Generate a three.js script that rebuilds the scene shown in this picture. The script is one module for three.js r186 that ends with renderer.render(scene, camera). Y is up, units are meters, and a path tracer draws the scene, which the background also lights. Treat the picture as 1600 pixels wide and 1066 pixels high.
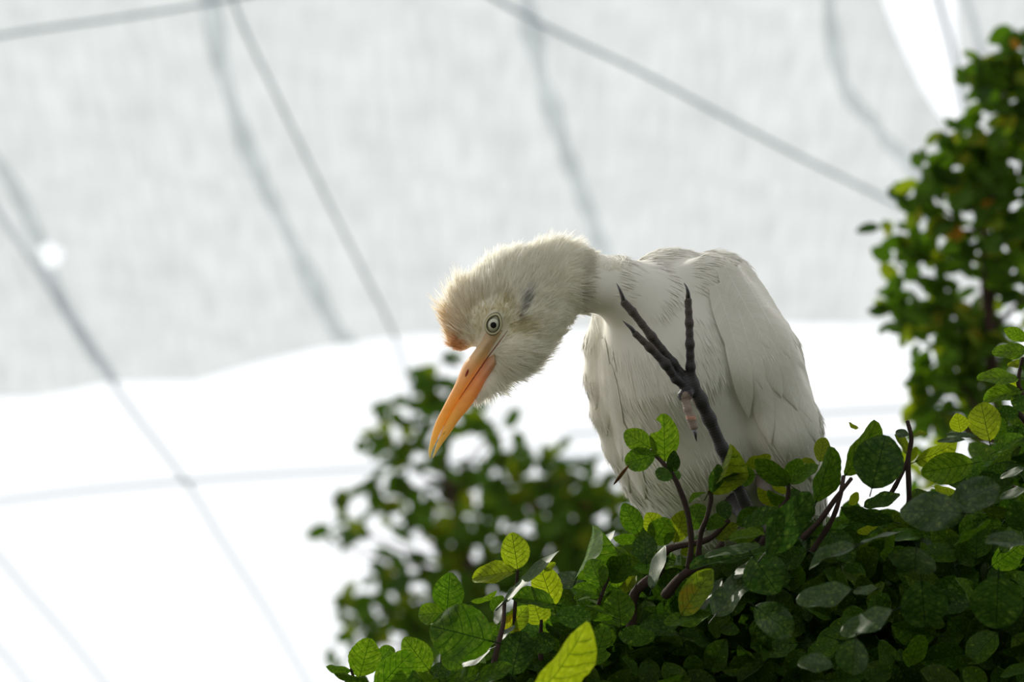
import * as THREE from 'three';
import { mergeGeometries } from 'three/addons/utils/BufferGeometryUtils.js';
import { MeshSurfaceSampler } from 'three/addons/math/MeshSurfaceSampler.js';
import { ImprovedNoise } from 'three/addons/math/ImprovedNoise.js';

// ------------------------------------------------------------------ camera, sky, sun, exposure
const scene = new THREE.Scene();
const camera = new THREE.PerspectiveCamera(12, 1600 / 1066, 0.05, 200);
const PITCH = THREE.MathUtils.degToRad(30);
camera.position.set(0, 1.6, 0);
camera.rotation.set(PITCH, 0, 0);
camera.updateMatrixWorld(true);
const F = 533 / Math.tan(THREE.MathUtils.degToRad(6));      // focal length in photograph pixels
const D = 1.7, S = D / F;                                   // the bird stands 1.7 m away; S = metres per pixel there
camera.focus = D - 150 * S;
camera.userData.fStop = camera.getFocalLength() / 10.5;     // a 10.5 mm wide aperture

const renderer = new THREE.WebGLRenderer();
renderer.toneMapping = THREE.LinearToneMapping;
renderer.toneMappingExposure = 1.22;
renderer.shadowMap.enabled = true;

{ // bright overcast sky, a little brighter overhead
  const W = 256, H = 128, data = new Float32Array(W * H * 4), cn = new ImprovedNoise();
  for (let r = 0; r < H; r++) for (let c = 0; c < W; c++) {
    const up = ((r + 0.5) / H - 0.5) * Math.PI, a = (c + 0.5) / W * Math.PI * 2;
    const x = Math.cos(a) * Math.cos(up), y = Math.sin(up), z = Math.sin(a) * Math.cos(up);
    const n = cn.noise(x * 2.2, y * 2.2, z * 2.2) * 0.04 + cn.noise(x * 5 + 7, y * 5, z * 5) * 0.02;
    const L = (0.93 + 0.1 * Math.max(0, y)) * (1 + n);
    const o = (r * W + c) * 4;
    data[o] = L * 0.985; data[o + 1] = L; data[o + 2] = L * 1.02; data[o + 3] = 1;
  }
  const t = new THREE.DataTexture(data, W, H, THREE.RGBAFormat, THREE.FloatType);
  t.mapping = THREE.EquirectangularReflectionMapping; t.magFilter = THREE.LinearFilter; t.minFilter = THREE.LinearFilter;
  t.wrapS = THREE.RepeatWrapping; t.needsUpdate = true;
  scene.background = t; scene.environment = t;
}
const sun = new THREE.DirectionalLight(new THREE.Color(1, 0.95, 0.84), 3.0);
sun.target.position.set(0, 2.4, -1.5);
sun.position.copy(sun.target.position).add(new THREE.Vector3(-0.51, 0.75, -0.42).normalize().multiplyScalar(12));
sun.castShadow = true; sun.shadow.mapSize.set(2048, 2048); sun.shadow.radius = 1.5;
Object.assign(sun.shadow.camera, { left: -6, right: 6, top: 6, bottom: -6, near: 0.5, far: 30 });
scene.add(sun, sun.target);

// ------------------------------------------------------------------ helpers
// The work frame: x right and y up as the camera sees, z towards it, one unit = one photograph pixel at the bird.
const FRAME = camera.matrixWorld.clone().multiply(new THREE.Matrix4().makeTranslation(0, 0, -D)).multiply(new THREE.Matrix4().makeScale(S, S, S));
const P = (px, py, z = 0) => { const k = (F - z) / F; return new THREE.Vector3((px - 800) * k, (533 - py) * k, z); };
const K = (z) => (F - z) / F;
const toPx = (p) => { const k = (F - p.z) / F; return [800 + p.x / k, 533 - p.y / k]; };
const zAt = (metres) => F - metres / S;                     // z of a plane so many metres from the camera
const world = (p) => p.clone().applyMatrix4(FRAME);
let seed = 7;
const rnd = () => { seed = (seed + 0x6D2B79F5) | 0; let t = Math.imul(seed ^ (seed >>> 15), 1 | seed); t = (t + Math.imul(t ^ (t >>> 7), 61 | t)) ^ t; return ((t ^ (t >>> 14)) >>> 0) / 4294967296; };
const rr = (a, b) => a + (b - a) * rnd();
const noise = new ImprovedNoise();
const clamp = THREE.MathUtils.clamp, lerp = THREE.MathUtils.lerp, smooth = THREE.MathUtils.smoothstep;
const used = {};
const numbered = (n) => { const k = used[n] = (used[n] ?? -1) + 1; return k ? n + '_' + String(k).padStart(3, '0') : n; };
function thing(name, label, category, at, group) {
  const o = new THREE.Group(); o.name = numbered(name); o.position.copy(at); o.userData = { label, category };
  if (group) o.userData.group = group;
  scene.add(o); return o;
}
// a geometry of the work frame becomes a Mesh of its parent (whose own place is subtracted)
function part(name, geo, mat, parent, { label, kind, inWorld, shadow = true } = {}) {
  if (!inWorld) geo.applyMatrix4(FRAME);
  const w = new THREE.Vector3();
  for (let o = parent; o && o !== scene; o = o.parent) w.add(o.position);
  geo.translate(-w.x, -w.y, -w.z);
  const m = new THREE.Mesh(geo, mat); m.name = name; m.castShadow = shadow; m.receiveShadow = true;
  if (label) m.userData.label = label;
  if (kind) m.userData.kind = kind;
  parent.add(m); return m;
}
function copies(name, geo, mat, matrices, colors, parent) {
  const m = new THREE.InstancedMesh(geo, mat, matrices.length);
  const w = new THREE.Vector3();
  for (let o = parent; o && o !== scene; o = o.parent) w.add(o.position);
  const pre = new THREE.Matrix4().makeTranslation(-w.x, -w.y, -w.z).multiply(FRAME), t = new THREE.Matrix4();
  matrices.forEach((x, i) => { m.setMatrixAt(i, t.multiplyMatrices(pre, x)); if (colors) m.setColorAt(i, colors[i]); });
  m.name = name; m.userData.kind = 'stuff'; m.castShadow = m.receiveShadow = true; parent.add(m); return m;
}
const srgb = (r, g, b) => new THREE.Color().setRGB(r / 255, g / 255, b / 255, THREE.SRGBColorSpace);

// tube through points with its own radius at every point (round caps)
function limb(points, radii, { sides = 12, steps = 6, bumps = 0, every = 5 } = {}) {
  const curve = new THREE.CatmullRomCurve3(points, false, 'centripetal'), n = (points.length - 1) * steps;
  const pos = [], idx = [], uv = [], up = new THREE.Vector3(), a = new THREE.Vector3(), b = new THREE.Vector3();
  let prev = null, len = 0, last = null;
  const ring = (c, t, r, v) => {
    if (!prev) { prev = Math.abs(t.z) < 0.9 ? new THREE.Vector3(0, 0, 1) : new THREE.Vector3(1, 0, 0); }
    a.crossVectors(t, prev).normalize(); b.crossVectors(a, t).normalize(); prev = b.clone();
    for (let s = 0; s <= sides; s++) {
      const q = s / sides * Math.PI * 2;
      up.copy(c).addScaledVector(a, Math.cos(q) * r).addScaledVector(b, Math.sin(q) * r);
      pos.push(up.x, up.y, up.z); uv.push(s / sides, v);
    }
  };
  const rad = (t) => { const f = t * (radii.length - 1), i = Math.min(Math.floor(f), radii.length - 2); return lerp(radii[i], radii[i + 1], f - i); };
  let rings = 0;
  const q0 = curve.getPoint(0), t0 = curve.getTangent(0);
  for (const e of [0.05, 0.6]) { ring(q0.clone().addScaledVector(t0, -radii[0] * (1 - e) * 0.7), t0, radii[0] * Math.sqrt(1 - (1 - e) ** 2), 0); rings++; }
  for (let i = 0; i <= n; i++) {
    const t = i / n, c = curve.getPoint(t), tan = curve.getTangent(t);
    if (last) len += c.distanceTo(last); last = c;
    let r = rad(t); if (bumps) r *= 1 + bumps * Math.cos(len / every * Math.PI * 2);
    ring(c, tan, r, len); rings++;
  }
  const q1 = curve.getPoint(1), t1 = curve.getTangent(1), r1 = radii[radii.length - 1];
  for (const e of [0.6, 0.05]) { ring(q1.clone().addScaledVector(t1, r1 * (1 - e) * 0.7), t1, r1 * Math.sqrt(1 - (1 - e) ** 2), len); rings++; }
  for (let i = 0; i < rings - 1; i++) for (let s = 0; s < sides; s++) {
    const k = i * (sides + 1) + s; idx.push(k, k + 1, k + sides + 1, k + 1, k + sides + 2, k + sides + 1);
  }
  const g = new THREE.BufferGeometry();
  g.setAttribute('position', new THREE.Float32BufferAttribute(pos, 3)); g.setAttribute('uv', new THREE.Float32BufferAttribute(uv, 2));
  g.setIndex(idx); g.computeVertexNormals(); return g;
}

// signed distance bodies meshed as one smooth surface (surface nets)
const cap = (a, b, ra, rb, k = 20, sz = 1) => ({ a, d: b.clone().sub(a), ra, rb, k, sz });
function field(list) {
  for (const c of list) { c.dz = c.d.z / c.sz; c.dd = c.d.x ** 2 + c.d.y ** 2 + c.dz ** 2 || 1e-9; }
  return (x, y, z) => {
    let s = 1e9;
    for (const c of list) {
      const px = x - c.a.x, py = y - c.a.y, pz = (z - c.a.z) / c.sz;
      const t = clamp((px * c.d.x + py * c.d.y + pz * c.dz) / c.dd, 0, 1);
      const q = Math.sqrt((px - t * c.d.x) ** 2 + (py - t * c.d.y) ** 2 + (pz - t * c.dz) ** 2) - (c.ra + (c.rb - c.ra) * t);
      const h = Math.max(c.k - Math.abs(s - q), 0) / c.k;
      s = Math.min(s, q) - h * h * c.k * 0.25;
    }
    return s;
  };
}
function gradient(f, p, e = 1) {
  return new THREE.Vector3(f(p.x + e, p.y, p.z) - f(p.x - e, p.y, p.z), f(p.x, p.y + e, p.z) - f(p.x, p.y - e, p.z), f(p.x, p.y, p.z + e) - f(p.x, p.y, p.z - e)).normalize();
}
function isoMesh(f, lo, hi, cell) {
  const n = ['x', 'y', 'z'].map((a) => Math.ceil((hi[a] - lo[a]) / cell) + 1), [nx, ny, nz] = n;
  const v = new Float32Array(nx * ny * nz), id = new Int32Array(nx * ny * nz).fill(-1), at = (i, j, k) => i + nx * (j + ny * k);
  for (let k0 = 0; k0 < nz; k0 += 4) for (let j0 = 0; j0 < ny; j0 += 4) for (let i0 = 0; i0 < nx; i0 += 4) {
    const mid = f(lo.x + (i0 + 2) * cell, lo.y + (j0 + 2) * cell, lo.z + (k0 + 2) * cell), far = Math.abs(mid) > 8 * cell;
    for (let k = k0; k < Math.min(nz, k0 + 4); k++) for (let j = j0; j < Math.min(ny, j0 + 4); j++) for (let i = i0; i < Math.min(nx, i0 + 4); i++) v[at(i, j, k)] = far ? mid : f(lo.x + i * cell, lo.y + j * cell, lo.z + k * cell);
  }
  const pos = [], nor = [], idx = [], E = [];
  for (let a = 0; a < 8; a++) for (const b of [1, 2, 4]) if (!(a & b)) E.push([a, a | b]);
  for (let k = 0; k < nz - 1; k++) for (let j = 0; j < ny - 1; j++) for (let i = 0; i < nx - 1; i++) {
    let m = 0; const c = [];
    for (let q = 0; q < 8; q++) { c[q] = v[at(i + (q & 1), j + (q >> 1 & 1), k + (q >> 2))]; if (c[q] < 0) m |= 1 << q; }
    if (!m || m === 255) continue;
    let x = 0, y = 0, z = 0, w = 0;
    for (const [a, b] of E) if ((c[a] < 0) !== (c[b] < 0)) {
      const t = c[a] / (c[a] - c[b]);
      x += lerp(a & 1, b & 1, t); y += lerp(a >> 1 & 1, b >> 1 & 1, t); z += lerp(a >> 2, b >> 2, t); w++;
    }
    id[at(i, j, k)] = pos.length / 3;
    const p = new THREE.Vector3(lo.x + (i + x / w) * cell, lo.y + (j + y / w) * cell, lo.z + (k + z / w) * cell), g = gradient(f, p, cell * 0.6);
    pos.push(p.x, p.y, p.z); nor.push(g.x, g.y, g.z);
  }
  const quad = (a, b, c, d, flip) => { if (Math.min(a, b, c, d) < 0) return; flip ? idx.push(a, c, b, a, d, c) : idx.push(a, b, c, a, c, d); };
  for (let k = 1; k < nz - 1; k++) for (let j = 1; j < ny - 1; j++) for (let i = 1; i < nx - 1; i++) {
    const s = v[at(i, j, k)] < 0;
    if (s !== v[at(i + 1, j, k)] < 0) quad(id[at(i, j - 1, k - 1)], id[at(i, j, k - 1)], id[at(i, j, k)], id[at(i, j - 1, k)], !s);
    if (s !== v[at(i, j + 1, k)] < 0) quad(id[at(i - 1, j, k - 1)], id[at(i - 1, j, k)], id[at(i, j, k)], id[at(i, j, k - 1)], !s);
    if (s !== v[at(i, j, k + 1)] < 0) quad(id[at(i - 1, j - 1, k)], id[at(i, j - 1, k)], id[at(i, j, k)], id[at(i - 1, j, k)], !s);
  }
  const g = new THREE.BufferGeometry();
  g.setAttribute('position', new THREE.Float32BufferAttribute(pos, 3)); g.setAttribute('normal', new THREE.Float32BufferAttribute(nor, 3)); g.setIndex(idx);
  return g;
}
function paint(g, fn) {
  const p = g.attributes.position, a = new Float32Array(p.count * 3), v = new THREE.Vector3();
  for (let i = 0; i < p.count; i++) { v.fromBufferAttribute(p, i); const c = fn(v, i); a[i * 3] = c.r; a[i * 3 + 1] = c.g; a[i * 3 + 2] = c.b; }
  g.setAttribute('color', new THREE.BufferAttribute(a, 3)); return g;
}
function canvasMap(w, h, draw, color = true) {
  const c = document.createElement('canvas'); c.width = w; c.height = h; draw(c.getContext('2d'), w, h);
  const t = new THREE.CanvasTexture(c); if (color) t.colorSpace = THREE.SRGBColorSpace; t.anisotropy = 8; return t;
}

// ------------------------------------------------------------------ ground
{
  const W = 256, d = new Uint8Array(W * W * 4);
  for (let y = 0; y < W; y++) for (let x = 0; x < W; x++) {
    const n = 0.5 + 0.5 * noise.noise(x / 9, y / 9, 1) + 0.4 * noise.noise(x / 3, y / 3, 5) + 0.3 * (rnd() - 0.5), o = (y * W + x) * 4;
    d[o] = clamp(158 + 30 * n, 0, 255); d[o + 1] = clamp(156 + 28 * n, 0, 255); d[o + 2] = clamp(146 + 26 * n, 0, 255); d[o + 3] = 255;  // pale tone chosen to bounce light up onto the bird
  }
  const t = new THREE.DataTexture(d, W, W); t.colorSpace = THREE.SRGBColorSpace; t.wrapS = t.wrapT = THREE.RepeatWrapping; t.magFilter = THREE.LinearFilter; t.repeat.set(30, 30); t.needsUpdate = true;
  const g = new THREE.BoxGeometry(60, 0.3, 60); g.translate(0, -0.15, 0);
  const m = new THREE.Mesh(g, new THREE.MeshStandardMaterial({ map: t, roughness: 0.95 }));
  m.name = 'ground'; m.userData = { kind: 'structure', label: 'gravel aviary ground below the hedge, made pale to bounce light up' }; m.receiveShadow = true; scene.add(m);
}

{ // unseen timber shelter added to cut sky light, and dark soil added against bounce
  const mat = new THREE.MeshStandardMaterial({ name: 'stained timber', color: srgb(104, 90, 74), roughness: 0.8 }), t = new THREE.Group();
  t.name = 'light_blocking_shelter'; t.userData = { kind: 'structure', label: 'timber shelter added over the viewpoint to block sky light' }; scene.add(t);
  const box = (name, w, h, d, x, y, z) => { const g = new THREE.BoxGeometry(w, h, d); g.translate(x, y, z); part(name, g, mat, t, { inWorld: true }); };
  box('roof', 7, 0.1, 1.5, 0, 3.8, -0.45);
  for (const x of [-3.2, 3.2]) for (const z of [-1.0, 0.1]) box('post', 0.12, 3.75, 0.12, x, 1.875, z);
  for (const x of [-3.2, -1.6, 0, 1.6, 3.2]) box('rafter', 0.08, 0.12, 1.4, x, 3.69, -0.45);
  const near = new THREE.BoxGeometry(5, 0.08, 3.2), far = new THREE.BoxGeometry(9, 0.08, 4.2); near.translate(2.75, 0.02, 1.4); far.translate(0, 0.02, -2.3); const soil = mergeGeometries([near, far]);  // unseen soil, shaped to weaken the bounce onto belly and hedge
  const bed = part('added_soil_bed', soil, new THREE.MeshStandardMaterial({ name: 'soil', color: srgb(58, 46, 36), roughness: 0.95, bumpMap: null }), scene, { inWorld: true }); bed.userData = { kind: 'structure', label: 'dark soil bed added under the hedge to cut bounced light' };
}

// ------------------------------------------------------------------ shade cloths overhead, and the cables that carry them
const ROOF = 4.8;                                           // height of the cloth plane at the hem
const roofAt = (px, py, lift = 0) => {                      // where the ray of a photograph point meets the roof plane
  const o = camera.position.clone(), dir = world(P(px, py, 0)).sub(o).normalize();
  const slope = 0.06, den = dir.y - slope * dir.z;          // y = ROOF + lift + slope * (z + 5.5)
  return o.clone().addScaledVector(dir, (ROOF + lift + slope * 5.5 - o.y + slope * o.z) / den);
};
const interp = (pts, x, a = 0, b = 1) => { // piecewise linear, extended
  let i = 0; while (i < pts.length - 2 && x > pts[i + 1][a]) i++;
  const p = pts[i], q = pts[i + 1]; return p[b] + (q[b] - p[b]) * (x - p[a]) / (q[a] - p[a]);
};
const clothTex = (() => {
  const W = 512, d = new Uint8Array(W * W * 4), b = new Uint8Array(W * W * 4);
  for (let y = 0; y < W; y++) for (let x = 0; x < W; x++) {
    const thread = Math.sin(x * Math.PI / 4) * 0.5 + Math.sin(y * Math.PI / 8) * 0.25;
    const streak = noise.noise(x / 5, y / 140, 3) + 0.7 * noise.noise(x / 14, y / 200, 9), speck = rnd() - 0.5, o = (y * W + x) * 4;
    const n = 226 + 12 * streak + 5 * thread + 6 * speck + 8 * noise.noise(x / 80, y / 80, 2);
    d[o] = clamp(n - 3, 0, 255); d[o + 1] = clamp(n, 0, 255); d[o + 2] = clamp(n + 1, 0, 255); d[o + 3] = 255;
    const h = clamp(128 + 60 * thread + 40 * streak, 0, 255); b[o] = b[o + 1] = b[o + 2] = h; b[o + 3] = 255;
  }
  return [d, b].map((a, i) => { const t = new THREE.DataTexture(a, W, W); if (!i) t.colorSpace = THREE.SRGBColorSpace; t.wrapS = t.wrapT = THREE.RepeatWrapping; t.magFilter = THREE.LinearFilter; t.needsUpdate = true; return t; });
})();
const clothMat = new THREE.MeshPhysicalMaterial({ name: 'shade cloth', map: clothTex[0], bumpMap: clothTex[1], bumpScale: 0.0006, color: new THREE.Color(0.575, 0.583, 0.59), transmission: 1, thickness: 0, roughness: 0.86, specularIntensity: 0.3, side: THREE.DoubleSide });
const seamMat = new THREE.MeshPhysicalMaterial({ name: 'doubled cloth', map: clothTex[0], color: new THREE.Color(0.88, 0.9, 0.91), transmission: 1, thickness: 0, roughness: 0.86, specularIntensity: 0.3, side: THREE.DoubleSide });
function sheet(grid, nu, nv, skip) {                        // grid(u, v) -> world point
  const pos = [], uv = [], idx = [];
  for (let j = 0; j <= nv; j++) for (let i = 0; i <= nu; i++) { const p = grid(i / nu, j / nv); pos.push(p.x, p.y, p.z); uv.push(p.x / 0.5, p.z / 0.5); }
  for (let j = 0; j < nv; j++) for (let i = 0; i < nu; i++) {
    const a = j * (nu + 1) + i;
    if (skip && skip((pos[a * 3] + pos[a * 3 + 6 + 3 * nu]) / 2, (pos[a * 3 + 2] + pos[a * 3 + 8 + 3 * nu]) / 2)) continue;
    idx.push(a, a + 1, a + nu + 1, a + 1, a + nu + 2, a + nu + 1);
  }
  const g = new THREE.BufferGeometry();
  g.setAttribute('position', new THREE.Float32BufferAttribute(pos, 3)); g.setAttribute('uv', new THREE.Float32BufferAttribute(uv, 2)); g.setIndex(idx); g.computeVertexNormals(); return g;
}
const wrinkle = (x, z) => 0.025 * noise.noise(x * 1.3, z * 0.8, 4) + 0.010 * noise.noise(x * 5 + z * 1.5, z * 1.2, 8) + 0.004 * noise.noise(x * 14 + z * 4, z * 3, 2);
{
  const hem = [[-900, 700], [-300, 650], [0, 620], [60, 618], [180, 600], [300, 594], [400, 566], [500, 542], [600, 526], [700, 521], [900, 520], [1050, 512], [1240, 498], [1300, 495], [1420, 502], [1560, 520], [1700, 530]].map(([x, y]) => { const p = roofAt(x, y); return [p.x, p.z]; });
  const edge = [[1372, -40], [1375, 0], [1392, 50], [1412, 95], [1438, 150], [1462, 188], [1485, 212], [1540, 330], [1560, 520]].map(([x, y]) => { const p = roofAt(x, y); return [p.z, p.x]; }).sort((a, b) => a[0] - b[0]);
  const zHem = (x) => interp(hem, x), xEdge = (z) => z > edge[edge.length - 1][0] ? edge[edge.length - 1][1] - (z - edge[edge.length - 1][0]) * 0.03 : interp(edge, Math.max(z, edge[0][0]));
  const far = roofAt(800, 520).z, hole = roofAt(77, 403), cl = thing('shade_cloth', 'large pale grey shade cloth stretched overhead behind the white bird', 'shade cloth', new THREE.Vector3(0, ROOF, far));
  const grid = (u, v) => {
    const z0 = lerp(far, -4.0, v), x = lerp(-1.9, xEdge(z0), u), z = lerp(zHem(x), -4.0, v);
    return new THREE.Vector3(x, ROOF + 0.06 * (z + 5.5) + wrinkle(x, z), z);
  };
  part('fabric', sheet(grid, 260, 260, (x, z) => ((x - hole.x) / 0.022) ** 2 + ((z - hole.z) / 0.038) ** 2 < 1), clothMat, cl, { inWorld: true });
  // seams: strips where two widths of cloth overlap
  for (const pts of [[[318, -80], [350, 110], [400, 260], [470, 400], [520, 500], [545, 532]], [[815, -60], [842, 90], [880, 220], [925, 345], [985, 505]], [[-60, 180], [10, 270], [60, 380], [95, 470], [150, 560], [178, 597]], [[1288, -60], [1318, 130], [1372, 200], [1440, 280]]].map((s) => s.map(([x, y]) => roofAt(x, y)))) {
    const c = new THREE.CatmullRomCurve3(pts), strip = sheet((u, v) => {
      const p = c.getPoint(v), t = c.getTangent(v); p.x += (u - 0.5) * 0.045 * (0.7 + 0.6 * noise.noise(v * 9, 2, pts[0].x)); p.y = ROOF + 0.06 * (p.z + 5.5) + wrinkle(p.x, p.z) - 0.004; return p;
    }, 3, 60);
    part('seam', strip, seamMat, cl, { inWorld: true });
  }
  const e2 = [[1492, -60], [1492, 0], [1496, 60], [1505, 150], [1530, 260]].map(([x, y]) => { const p = roofAt(x, y, 0.12); return [p.z, p.x]; }).sort((a, b) => a[0] - b[0]);
  const c2 = thing('shade_cloth', 'second grey shade cloth beyond the open slit, above the right-hand tree', 'shade cloth', new THREE.Vector3(1.2, ROOF + 0.12, far));
  part('fabric', sheet((u, v) => { const z = lerp(e2[0][0], -4.0, v), x = lerp(z > e2[e2.length - 1][0] ? e2[e2.length - 1][1] : interp(e2, z), 5, u); return new THREE.Vector3(x, ROOF + 0.12 + 0.06 * (z + 5.5) + wrinkle(x + 3, z), z); }, 60, 120), clothMat, c2, { inWorld: true });
}
const cableMat = new THREE.MeshStandardMaterial({ name: 'galvanised cable', color: srgb(136, 154, 166), roughness: 0.6, metalness: 0.2 });
const paleMat = new THREE.MeshStandardMaterial({ name: 'pale cord', color: srgb(176, 190, 200), roughness: 0.7 });
function cable(label, pts, r, mat, lift = -0.03, more = 3) {
  const w = pts.map(([x, y]) => roofAt(x, y, lift)), base = w[Math.floor(w.length / 2)].clone();
  const t = thing('support_cable', label, 'cable', base, undefined);
  const n = w.length - 1, a = w[0].clone().sub(w[1]).normalize().multiplyScalar(more).add(w[0]), b = w[n].clone().sub(w[n - 1]).normalize().multiplyScalar(more).add(w[n]);
  part('wire', limb([a, ...w, b], Array(w.length + 2).fill(r), { sides: 8, steps: 8 }), mat, t, { inWorld: true });
}
cable('grey cable crossing the top left corner under the cloth', [[-60, 66], [60, 46], [200, 26], [330, 4], [420, -14]], 0.0032, cableMat);
cable('grey cable running from the top edge down towards the bird\'s forehead', [[352, -30], [380, 42], [432, 150], [500, 290], [560, 410], [612, 515], [632, 575]], 0.0032, cableMat);
cable('grey cable slanting from top centre down to the right above the bird', [[740, -22], [790, 8], [880, 55], [1000, 112], [1120, 176], [1240, 240], [1345, 292]], 0.0034, cableMat);
cable('pale cord running diagonally below the cloth hem through the white gap', [[150, 560], [205, 640], [290, 752], [350, 850], [420, 960], [480, 1066]], 0.005, paleMat, 0.05);
cable('pale cord running nearly level across the white gap on the left', [[-40, 788], [120, 768], [290, 752], [420, 742], [540, 735]], 0.005, paleMat, 0.05);
cable('faint cord crossing the bottom left corner of the white gap', [[-60, 800], [40, 920], [110, 1000], [180, 1090]], 0.005, paleMat, 0.05);
cable('faint cord in the lowest left corner, beside the frame edge', [[-50, 960], [0, 1015], [60, 1090]], 0.005, paleMat, 0.05);
cable('pale blue cord seen in the open slit beside the second cloth', [[1455, -40], [1472, 20], [1488, 80], [1502, 150]], 0.005, paleMat, 0.2);
cable('thin cord behind the bird across the low gap on the right', [[1180, 655], [1300, 645], [1420, 638], [1520, 630]], 0.005, paleMat, 0.05, 0.4);

// ------------------------------------------------------------------ leaves
const half = (v) => Math.pow(Math.sin(Math.PI * Math.pow(v * 0.985, 0.96)), 0.62) * 0.5;
function leafGeo({ nu = 6, nv = 16, fold = 0.12, curl = 0.1, wave = 0.02, bite = null, cup = 0, teeth = 0.018 } = {}, s = 1) {
  const pos = [], uv = [], idx = [];
  for (let j = 0; j <= nv; j++) for (let i = 0; i <= nu; i++) {
    const v = j / nv, u = i / nu * 2 - 1;
    let w = half(v) * 2 * (1 + (j % 2 ? teeth : -teeth));
    if (bite && u * bite.side > 0) { const q = Math.abs(v - bite.v) / bite.h; if (q < 1) w *= 1 - bite.d * Math.sqrt(1 - q * q); }
    const x = u * w * 0.5, y = v;
    const z = fold * Math.abs(u) * w * 0.5 * 2 * (0.4 + 0.6 * v) - curl * (v - 0.3) ** 2 + wave * Math.sin(v * 11 + u * 2 + s) * Math.abs(u) + cup * u * u * w * 0.3 + wave * noise.noise(u * 2, v * 3, s * 7);
    pos.push(x, y, z); uv.push(0.5 + x, v);
  }
  for (let j = 0; j < nv; j++) for (let i = 0; i < nu; i++) { const a = j * (nu + 1) + i; idx.push(a, a + 1, a + nu + 1, a + 1, a + nu + 2, a + nu + 1); }
  const g = new THREE.BufferGeometry();
  g.setAttribute('position', new THREE.Float32BufferAttribute(pos, 3)); g.setAttribute('uv', new THREE.Float32BufferAttribute(uv, 2)); g.setIndex(idx); g.computeVertexNormals();
  // stalk
  const st = limb([new THREE.Vector3(0, -0.14, 0.0), new THREE.Vector3(0, -0.05, 0), new THREE.Vector3(0, 0.06, 0.004)], [0.016, 0.014, 0.012], { sides: 5, steps: 2 });
  const su = st.attributes.uv; for (let i = 0; i < su.count; i++) su.setXY(i, 0.5, 0.3);
  return mergeGeometries([g, st]);
}
function leafMaps(blade, vein, blotch, spots) {
  const W = 256, H = 384;
  const veins = (c, style, wid) => {
    c.strokeStyle = style; c.lineCap = 'round';
    c.lineWidth = 5 * wid; c.beginPath(); c.moveTo(W / 2, H); c.lineTo(W / 2, 14); c.stroke();
    for (let i = 0; i < 5; i++) for (const s of [-1, 1]) {
      const y0 = H * (0.88 - i * 0.155) - (s > 0 ? 10 : 0), L = W * 0.46 * Math.sin(Math.PI * clamp(1 - y0 / H + 0.12, 0, 1)) + 8;
      c.lineWidth = 3.4 * wid; c.beginPath(); c.moveTo(W / 2, y0); c.quadraticCurveTo(W / 2 + s * L * 0.55, y0 - L * 0.28, W / 2 + s * L * 0.95, y0 - L * 0.85); c.stroke();
      c.lineWidth = 1.4 * wid;
      for (let q = 1; q < 4; q++) { c.beginPath(); const t = q / 4; c.moveTo(W / 2 + s * L * t, y0 - L * 0.5 * t * t - L * 0.15 * t); c.lineTo(W / 2 + s * (L * t + 8), y0 - L * 0.5 * t * t - 30 - 10 * t); c.stroke(); }
    }
  };
  const map = canvasMap(W, H, (c) => {
    c.fillStyle = blade; c.fillRect(0, 0, W, H);
    for (let i = 0; i < 900; i++) { c.globalAlpha = 0.05 + 0.05 * rnd(); c.fillStyle = rnd() < 0.5 ? vein : '#d8e060'; const r = 3 + 16 * rnd() * rnd(); c.beginPath(); c.arc(rnd() * W, rnd() * H, r, 0, 7); c.fill(); }
    if (blotch) for (let i = 0; i < 14; i++) { c.globalAlpha = 0.28; c.fillStyle = blotch; c.beginPath(); c.arc(W * rr(0.1, 0.9), H * rr(0.45, 1), rr(14, 46), 0, 7); c.fill(); }
    if (spots) for (let i = 0; i < 16; i++) { c.globalAlpha = 0.6; c.fillStyle = spots; c.beginPath(); c.arc(W * rnd(), H * rnd(), rr(1.5, 6), 0, 7); c.fill(); }
    c.globalAlpha = 0.85; veins(c, vein, 1); c.globalAlpha = 1;
  });
  return map;
}
const veinBump = canvasMap(256, 384, (c, W, H) => {
  c.fillStyle = '#808080'; c.fillRect(0, 0, W, H);
  for (let i = 0; i < 700; i++) { c.globalAlpha = 0.12; c.fillStyle = rnd() < 0.5 ? '#404040' : '#c0c0c0'; c.beginPath(); c.arc(rnd() * W, rnd() * H, 3 + 9 * rnd(), 0, 7); c.fill(); }
  c.globalAlpha = 1; c.strokeStyle = '#303030'; c.lineWidth = 6; c.beginPath(); c.moveTo(W / 2, H); c.lineTo(W / 2, 10); c.stroke();
  for (let i = 0; i < 5; i++) for (const s of [-1, 1]) { const y0 = H * (0.88 - i * 0.155) - (s > 0 ? 10 : 0), L = W * 0.46 * Math.sin(Math.PI * clamp(1 - y0 / H + 0.12, 0, 1)) + 8; c.lineWidth = 4; c.beginPath(); c.moveTo(W / 2, y0); c.quadraticCurveTo(W / 2 + s * L * 0.55, y0 - L * 0.28, W / 2 + s * L * 0.95, y0 - L * 0.75); c.stroke(); }
}, false);
const leafMat = (name, map, tr = 0.5, coat = 0.16) => new THREE.MeshPhysicalMaterial({ name, map, bumpMap: veinBump, bumpScale: 0.0003, roughness: 1, transmission: tr, thickness: 0, clearcoat: coat, clearcoatRoughness: coat > 0.5 ? 0.5 : 0.38, specularIntensity: 0.14, side: THREE.DoubleSide });
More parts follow.
